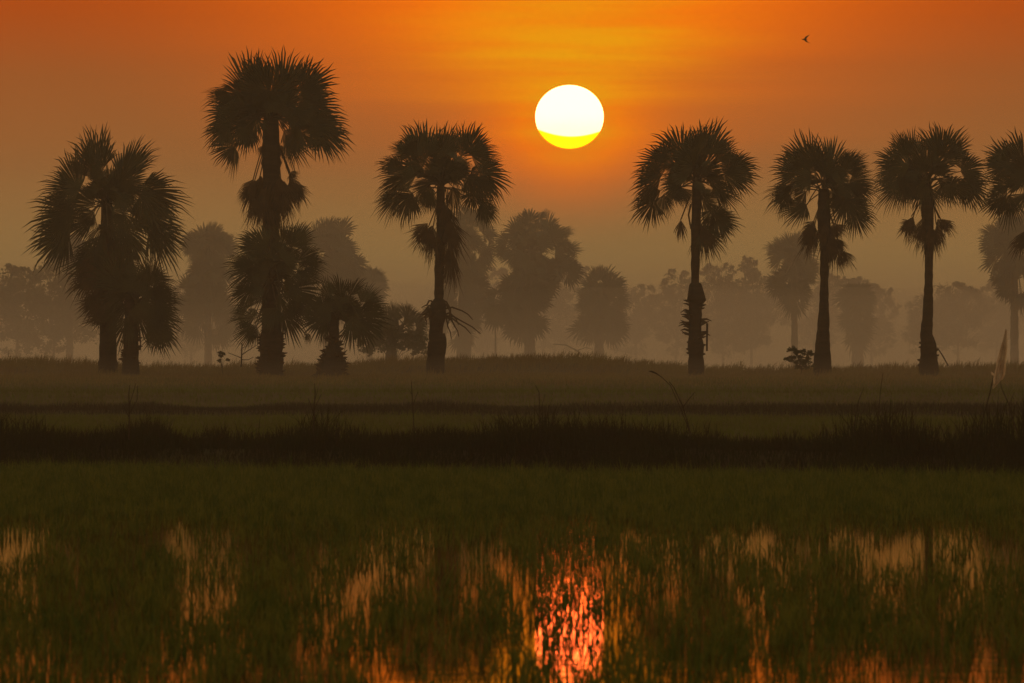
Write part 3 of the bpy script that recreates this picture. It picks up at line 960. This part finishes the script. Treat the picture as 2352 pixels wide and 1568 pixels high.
far_palm(520, 2330, 560, 78, 84, 2330, 10, 826, 60, 'misty palm low at the right edge of the photo', 110, low=[(2335, 650, 44, 40, 24)])


# ------------------------------------------------------------------ broadleaf trees
def leaf_cloud(bm, blobs, d, n, size, rnd, hollow=.35):
    wt = [b[2] * b[3] for b in blobs]
    tot = sum(wt)
    for b, w in zip(blobs, wt):
        cx, cy, rx, ry = b
        c = P(cx, cy, d)
        a, cz = rx * KP * d, ry * KP * d
        # clumps inside the blob
        nc = max(4, int(n * w / tot / 45))
        for _ in range(nc):
            while True:
                v = Vector((rnd.uniform(-1, 1), rnd.uniform(-1, 1), rnd.uniform(-1, 1)))
                if hollow < v.length < 1.1: break
            cc = c + Vector((v.x * a, v.y * a * .8, v.z * cz))
            rr = rnd.uniform(.09, .30) * (a + cz) / 2
            for _ in range(45):
                o = Vector((rnd.gauss(0, .6), rnd.gauss(0, .6), rnd.gauss(0, .45))) * rr
                p = cc + o
                s = size * rnd.uniform(.6, 1.3)
                u1 = Vector((rnd.gauss(0, 1), rnd.gauss(0, 1), rnd.gauss(0, .6))).normalized() * s
                u2 = Vector((rnd.gauss(0, 1), rnd.gauss(0, 1), rnd.gauss(0, 1))).normalized() * s * .5
                bm.add([p, p + u1 * .5 + u2, p + u1, p + u1 * .5 - u2], [(0, 1, 2, 3)])


def tree(d, tx, base, blobs, n, label, seed, size=.22, tw=.16, name='broadleaf_tree', group='leafy trees in the mist', cat='tree'):
    rnd = random.Random(seed)
    if name == 'broadleaf_tree':
        small = []
        for b_ in blobs:
            for _ in range(4):
                th = rnd.uniform(.3, 2.85)
                small.append((b_[0] + b_[2] * 1.02 * math.cos(th), b_[1] - b_[3] * 1.05 * math.sin(th), rnd.uniform(8, 15), rnd.uniform(6, 11)))
        blobs = list(blobs) + small + [(tx + rnd.uniform(-12, 12), 778, 46, 34)]
        n = int(n * 1.15)
    b = P(tx, base, d)
    b.z = float(zg(b.x, d)) - .1
    root = empty(name, b, label, cat, group)
    tb = MB()
    top = P(tx, sum(q[1] for q in blobs) / len(blobs), d)
    fork = b.lerp(top, .45)
    tb.tube([b, b.lerp(fork, .5) + Vector((rnd.uniform(-.1, .1), 0, 0)), fork], [tw, tw * .8, tw * .65], 8)
    for q in [b_ for b_ in blobs if b_[2] > 16 or name != 'broadleaf_tree']:
        for k in range(3):
            e = P(q[0] + rnd.uniform(-.6, .6) * q[2], q[1] + rnd.uniform(-.7, .3) * q[3], d) + Vector((0, rnd.uniform(-.5, .5) * q[2] * KP * d, 0))
            m = fork.lerp(e, .5) + Vector((0, 0, .15 * (e - fork).length))
            tb.tube([fork, m, e], [tw * .5, tw * .3, tw * .1], 5, False)
            for j in range(3):
                e2 = e + Vector((rnd.uniform(-1, 1), rnd.uniform(-1, 1), rnd.uniform(0, 1))) * q[3] * KP * d * .6
                tb.tube([m.lerp(e, .5), e2], [tw * .15, tw * .05], 4, False)
    tb.build('trunk', M['wood'], root)
    cb = MB()
    leaf_cloud(cb, blobs, d, n, size, rnd)
    cb.build('crown', M['tree_leaf'], root)
    return root


tree(600, 40, 815, [(30, 665, 60, 46), (-10, 650, 60, 40), (60, 720, 60, 60), (0, 730, 60, 50)], 11000, 'rounded misty tree at the far left edge', 201)
tree(590, 125, 815, [(118, 672, 56, 56), (160, 690, 50, 56), (110, 740, 70, 46), (180, 740, 40, 50)], 11000, 'broad misty tree left of the leftmost tall palm', 202)
tree(725, 440, 815, [(430, 690, 36, 34), (450, 740, 50, 46), (510, 760, 40, 40)], 7000, 'low misty tree under the round hazy palm', 203)
tree(800, 1275, 818, [(1310, 636, 34, 30), (1270, 700, 44, 34), (1300, 740, 56, 40)], 5200, 'pale feathery tree behind the large misty palm', 204, size=.3)
tree(820, 1120, 818, [(1110, 690, 34, 34), (1145, 650, 24, 26), (1120, 740, 50, 40)], 4600, 'very faint tree between the two misty palms left of the sun', 205, size=.3)
tree(765, 1460, 826, [(1445, 680, 34, 26), (1480, 720, 44, 36), (1440, 740, 50, 40)], 5600, 'low misty tree just left of the palm with pegs', 206, size=.23)
tree(745, 1555, 826, [(1552, 655, 36, 28), (1520, 700, 44, 36), (1580, 700, 50, 40), (1550, 750, 60, 34)], 8400, 'misty tree whose crown shows left behind the pegged trunk', 207, size=.23)
tree(725, 1660, 826, [(1655, 635, 40, 26), (1635, 676, 50, 36), (1690, 690, 50, 40), (1660, 745, 66, 38)], 10400, 'misty tree with a lumpy crown right of the pegged trunk', 208, size=.23)
tree(720, 1725, 826, [(1716, 626, 26, 24), (1735, 668, 44, 34), (1760, 715, 56, 40), (1720, 750, 50, 34)], 9800, 'taller misty tree left of the slender misty palm', 209, size=.23)
tree(765, 1870, 828, [(1905, 668, 40, 30), (1860, 720, 56, 40), (1910, 745, 44, 36)], 7000, 'misty tree behind the smooth palm trunk', 210, size=.23)
tree(745, 2000, 828, [(1985, 665, 40, 24), (2018, 690, 40, 30), (1950, 680, 40, 34), (2036, 730, 28, 36), (1990, 745, 50, 34)], 8000, 'feathery misty tree leaning right beside the stubby palm', 211, size=.23)
tree(705, 2120, 828, [(2118, 712, 34, 24), (2140, 745, 56, 36)], 5600, 'low misty bush left of the straight palm', 212, size=.23)
tree(705, 2200, 828, [(2190, 684, 46, 28), (2228, 710, 56, 40), (2170, 740, 60, 40)], 10000, 'wide misty tree behind the straight palm', 213, size=.23)
tree(800, 2290, 828, [(2280, 690, 46, 36), (2330, 710, 60, 50), (2270, 745, 60, 40)], 10500, 'misty tree beneath the palm at the right edge', 214, size=.23)
# shrubs on the ridge
tree(D0 - 1, 1842, 850, [(1836, 806, 26, 9), (1822, 826, 20, 8), (1850, 822, 22, 12), (1845, 840, 26, 8)], 1500, 'small leafy shrub at the foot of the smooth palm trunk', 221, size=.11, tw=.03, name='shrub', group='shrubs on the ridge', cat='shrub')
tree(D0 - 1, 510, 838, [(506, 814, 16, 7), (512, 824, 14, 6)], 420, 'tiny leafy sapling in the ridge grass left of the tallest palm', 222, size=.09, tw=.02, name='shrub', group='shrubs on the ridge', cat='shrub')
tree(402, 905, 834, [(890, 770, 34, 24), (930, 785, 46, 20), (860, 795, 34, 18), (955, 800, 30, 14)], 4600, 'low hazy shrub between the young palm and the small hazy palm', 223, size=.14, tw=.04, name='shrub', group='shrubs on the ridge', cat='shrub')


def twig_tree(name, d, segs, label, cat, mat='wood'):
    b = MB()
    x0, y0 = segs[0][0][:2]
    o = P(x0, y0, d)
    for s in segs:
        pts = [P(p[0], p[1], d + (p[3] if len(p) > 3 else 0)) for p in s]
        b.tube(pts, [p[2] for p in s], 6)
    ob = b.build(name, M[mat], origin=o)
    return tag(ob, label, cat)


twig_tree('bare_sapling', D0 - 1, [[(554, 842, .04), (555, 815, .035), (556, 788, .025)], [(555, 815, .025), (568, 806, .02, .4), (590, 792, .012, .6)], [(555, 822, .02), (540, 816, .015), (524, 810, .01)],
                                   [(555, 826, .02), (570, 826, .015), (582, 820, .01)], [(556, 800, .015), (562, 796, .01), (570, 794, .008)], [(556, 792, .012), (552, 786, .008)]],
          'bare twiggy sapling in the ridge grass just left of the tallest palm', 'sapling')
twig_tree('slender_post', 560, [[(1138, 822, .07), (1138, 770, .06), (1137, 735, .05)]], 'thin faint upright stem in the mist left of the large misty palm', 'stem')
twig_tree('hanging_pole', D0 - 1.6, [[(1623.6, 806, .045), (1623.8, 775, .045), (1624.5, 742, .05)]], 'short straight pole hanging beside the pegs of the pegged palm trunk', 'pole')
twig_tree('leaning_stick', D0 - 1, [[(2178, 840, .03), (2166, 818, .03), (2153, 798, .025)]], 'thin stick leaning on the foot of the straight palm', 'stick')
twig_tree('dead_branch', 560, [[(1345, 822, .07), (1325, 805, .06), (1300, 792, .05), (1270, 790, .03)], [(1325, 805, .04), (1345, 798, .03), (1362, 802, .02)]], 'dead crooked branch lying in the mist right of the large misty palm', 'branch')
# bank stalks
twig_tree('forked_stalk', 127, [[(1588, 1000, .010), (1569, 935, .009), (1548, 890, .007), (1537, 876, .006)], [(1569, 935, .008), (1582, 917, .007), (1596, 900, .005)], [(1569, 935, .004), (1560, 905, .003)]],
          'forked dry stalk rising from the bank below the pegged palm', 'stalk')
twig_tree('arching_reed', 127, [[(1590, 1005, .008), (1560, 930, .007), (1540, 885, .006), (1520, 866, .006), (1507, 857, .012), (1497, 853, .014), (1490, 852, .004)]],
          'arching reed with a dark drooping tip, left of the pegged palm', 'reed')
twig_tree('tall_stem', 130, [[(296, 1010, .012), (297, 940, .011), (296, 905, .010), (298, 884, .005)], [(297, 930, .008), (305, 905, .006), (312, 880, .004)], [(297, 950, .008), (315, 918, .006), (316, 886, .005)], [(297, 960, .007), (283, 930, .004)]],
          'dark branching weed stem on the bank below the leftmost palm', 'weed')
twig_tree('tall_stem', 130, [[(952, 1010, .010), (948, 930, .008), (946, 900, .008), (945, 874, .004)], [(948, 930, .006), (960, 900, .004)], [(948, 910, .005), (938, 892, .003)]],
          'thin upright weed stem on the bank left of centre', 'weed')
twig_tree('tall_stem', 130, [[(720, 1010, .014), (722, 930, .012), (724, 900, .010), (722, 880, .004)], [(722, 940, .008), (738, 905, .005)], [(722, 950, .008), (708, 915, .005)], [(722, 925, .006), (731, 890, .004)]],
          'bushy dark weed on the bank below the young spiky palm', 'weed')
twig_tree('tall_stem', 127, [[(1240, 1010, .010), (1240, 940, .009), (1238, 900, .007), (1230, 885, .005)], [(1240, 950, .006), (1252, 905, .004)]],
          'curved weed stem on the bank below the large misty palm', 'weed')
twig_tree('tall_stem', 124, [[(2008, 1020, .009), (2018, 950, .008), (2022, 900, .006), (2028, 856, .003)], [(2018, 950, .005), (2038, 920, .003)]],
          'tall bare stem on the bank below the straight palm', 'weed')
twig_tree('tall_stem', 124, [[(1955, 1010, .010), (1965, 960, .008), (1972, 920, .006), (1984, 890, .004)], [(1965, 960, .006), (1962, 930, .003)]],
          'slanting stem on the bank below the smooth palm', 'weed')
twig_tree('tall_stem', 122, [[(2335, 990, .010), (2318, 930, .009), (2300, 890, .006), (2296, 866, .003)], [(2318, 930, .006), (2330, 900, .004)]],
          'dark stem on the bank right of the hanging torn plastic', 'weed')
# bent stick with a torn plastic sheet
SD = 122.0
stick = twig_tree('bent_stick', SD, [[(2240, 1020, .011), (2262, 945, .010), (2273, 905, .009), (2283, 860, .008), (2297, 810, .007), (2306, 775, .005), (2311, 755, .003)]],
                  'thin bent stick on the bank at the right edge, holding the torn plastic', 'stick')


def torn_plastic():
    rnd = random.Random(5)
    prof = [(758, 2310.5, 1.5), (775, 2309, 4), (800, 2305, 8), (825, 2301, 10), (845, 2298, 12), (858, 2296, 13), (868, 2293, 11), (876, 2290, 8), (882, 2285, 3), (889, 2281, 1.5)]
    m = 10
    vs, fs = [], []
    for (py, cx, hw) in prof:
        for i in range(m + 1):
            t = -1 + 2 * i / m
            px = cx + hw * t + (rnd.uniform(-1, 1) if abs(t) == 1 else 0)
            vs.append(P(px, py + (rnd.uniform(-2, 4) if hw < 15 and py > 850 else 0), SD - .05 + .05 * math.sin(i * 1.9 + py * .02) * hw / 17))
    for j in range(len(prof) - 1):
        for i in range(m):
            a = j * (m + 1) + i
            fs.append((a, a + 1, a + m + 2, a + m + 1))
    # little side flap
    n = len(vs)
    vs += [P(2283, 857, SD - .06), P(2276, 853, SD - .06), P(2277, 860, SD - .05), P(2284, 864, SD - .06)]
    fs.append((n, n + 1, n + 2, n + 3))
    b = MB()
    b.add(vs, fs)
    o = b.build('torn_plastic_sheet', M['plastic'], origin=P(2311, 755, SD))
    md = o.modifiers.new('thick', 'SOLIDIFY')
    md.thickness = .003
    tag(o, 'pale torn plastic sheet hanging from the bent stick at the right edge', 'plastic sheet')


torn_plastic()


# ------------------------------------------------------------------ birds
def bird(px, py, d, s, label, pose):
    """small bird seen in flight: tapered body with two swept wings and a tail"""
    c = P(px, py, d)
    b = MB()
    # body axis points left and a little away
    ax = Vector((-.85, .5, .05)).normalized()
    up = Vector((.1, 0, 1)).normalized()
    prof = [(-.5, .02), (-.3, .06), (0, .11), (.25, .10), (.42, .075), (.52, .06), (.6, .02), (.68, .004)]
    b.tube([c + ax * (t * s) for t, r in prof], [r * s for t, r in prof], 8)
    b.add([c + ax * (-.42 * s), c + ax * (-.85 * s) + Vector((.02, .12, -.02)) * s, c + ax * (-.8 * s), c + ax * (-.85 * s) + Vector((.02, -.12, -.02)) * s], [(0, 1, 2), (0, 2, 3)])
    ob = b.build('bird', M['feather'], origin=c)
    ob.data.shade_smooth()
    for sg, (w1, w2) in zip((1, -1), pose):
        w = MB()
        r0, r1 = c + ax * .25 * s, c - ax * .15 * s
        e0 = c + Vector(w1) * s + ax * .22 * s
        e1 = c + Vector(w1) * s - ax * .16 * s
        tp = c + Vector(w2) * s
        th = Vector((0, 0, .012 * s))
        V = [r0, e0, tp, e1, r1]
        w.add([v + th for v in V] + [v - th for v in V], [(0, 1, 2, 3, 4), (9, 8, 7, 6, 5)] + [(i, (i + 1) % 5, (i + 1) % 5 + 5, i + 5) for i in range(5)])
        w.build('wing', M['feather'], ob, origin=c)
    tag(ob, label, 'bird')


bird(1849, 90, 320, .27, 'small dark bird flying in the orange sky at upper right', [((.30, .1, .45), (.75, .1, .75)), ((.28, -.2, -.38), (.85, -.2, -.62))])
bird(2097, 245, 330, .07, 'tiny distant bird above the two palms at right', [((.1, .5, .15), (.4, .9, .1)), ((.1, -.5, .15), (.4, -.9, .1))])

# ------------------------------------------------------------------ air
vol_box('haze', -1250, 1250, -450, 2250, -1.3, 19.0, 0.00042, (0.95, 0.885, 0.82), 0.5,
        'thin warm evening haze filling the air over the fields')
vol_box('mist', -400, 400, 372, 1100, 0.2, 13.5, 0.0020, (0.95, 0.885, 0.82), 0.5,
        'bank of evening mist lying over the pasture behind the palms')


def ground_mist():
    xs = np.linspace(-395, 395, 80)
    ys = np.array([300, 325, 350, 382, 410, 450, 500, 530, 560, 590, 620, 680, 740, 800.0])
    top = np.interp(ys, [300, 350, 382, 560, 620, 800], [1.5, 2.5, 3.2, 8.0, 9.5, 6.0])
    vs, nx, ny = [], len(xs), len(ys)
    for lvl in (0, 1):
        for j, y in enumerate(ys):
            for x in xs:
                z = 0.3 if lvl == 0 else top[j] + (.5 * math.sin(x * .045 + j) + .35 * math.sin(x * .13 + 2 * j)) * (.25 if y < 400 else 1)
                vs.append(Vector((x, y, z)))
    n = nx * ny
    fs = []
    for j in range(ny - 1):
        for i in range(nx - 1):
            a = j * nx + i
            fs.append((a, a + nx, a + nx + 1, a + 1))
            fs.append((n + a, n + a + 1, n + a + nx + 1, n + a + nx))
    for i in range(nx - 1):
        fs.append((i, i + 1, n + i + 1, n + i))
        a = (ny - 1) * nx + i
        fs.append((a + 1, a, n + a, n + a + 1))
    for j in range(ny - 1):
        a = j * nx
        fs.append((a + nx, a, n + a, n + a + nx))
        a = j * nx + nx - 1
        fs.append((a, a + nx, n + a + nx, n + a))
    b = MB()
    b.add(vs, fs)
    src = bpy.data.materials['mist'].copy()
    src.name = 'ground_mist'
    src.node_tree.nodes['Principled Volume'].inputs['Density'].default_value = 0.0026
    tag(b.build('ground_mist', src), 'denser mist hugging the pasture at the feet of the far trees', None, None, 'stuff')


ground_mist()
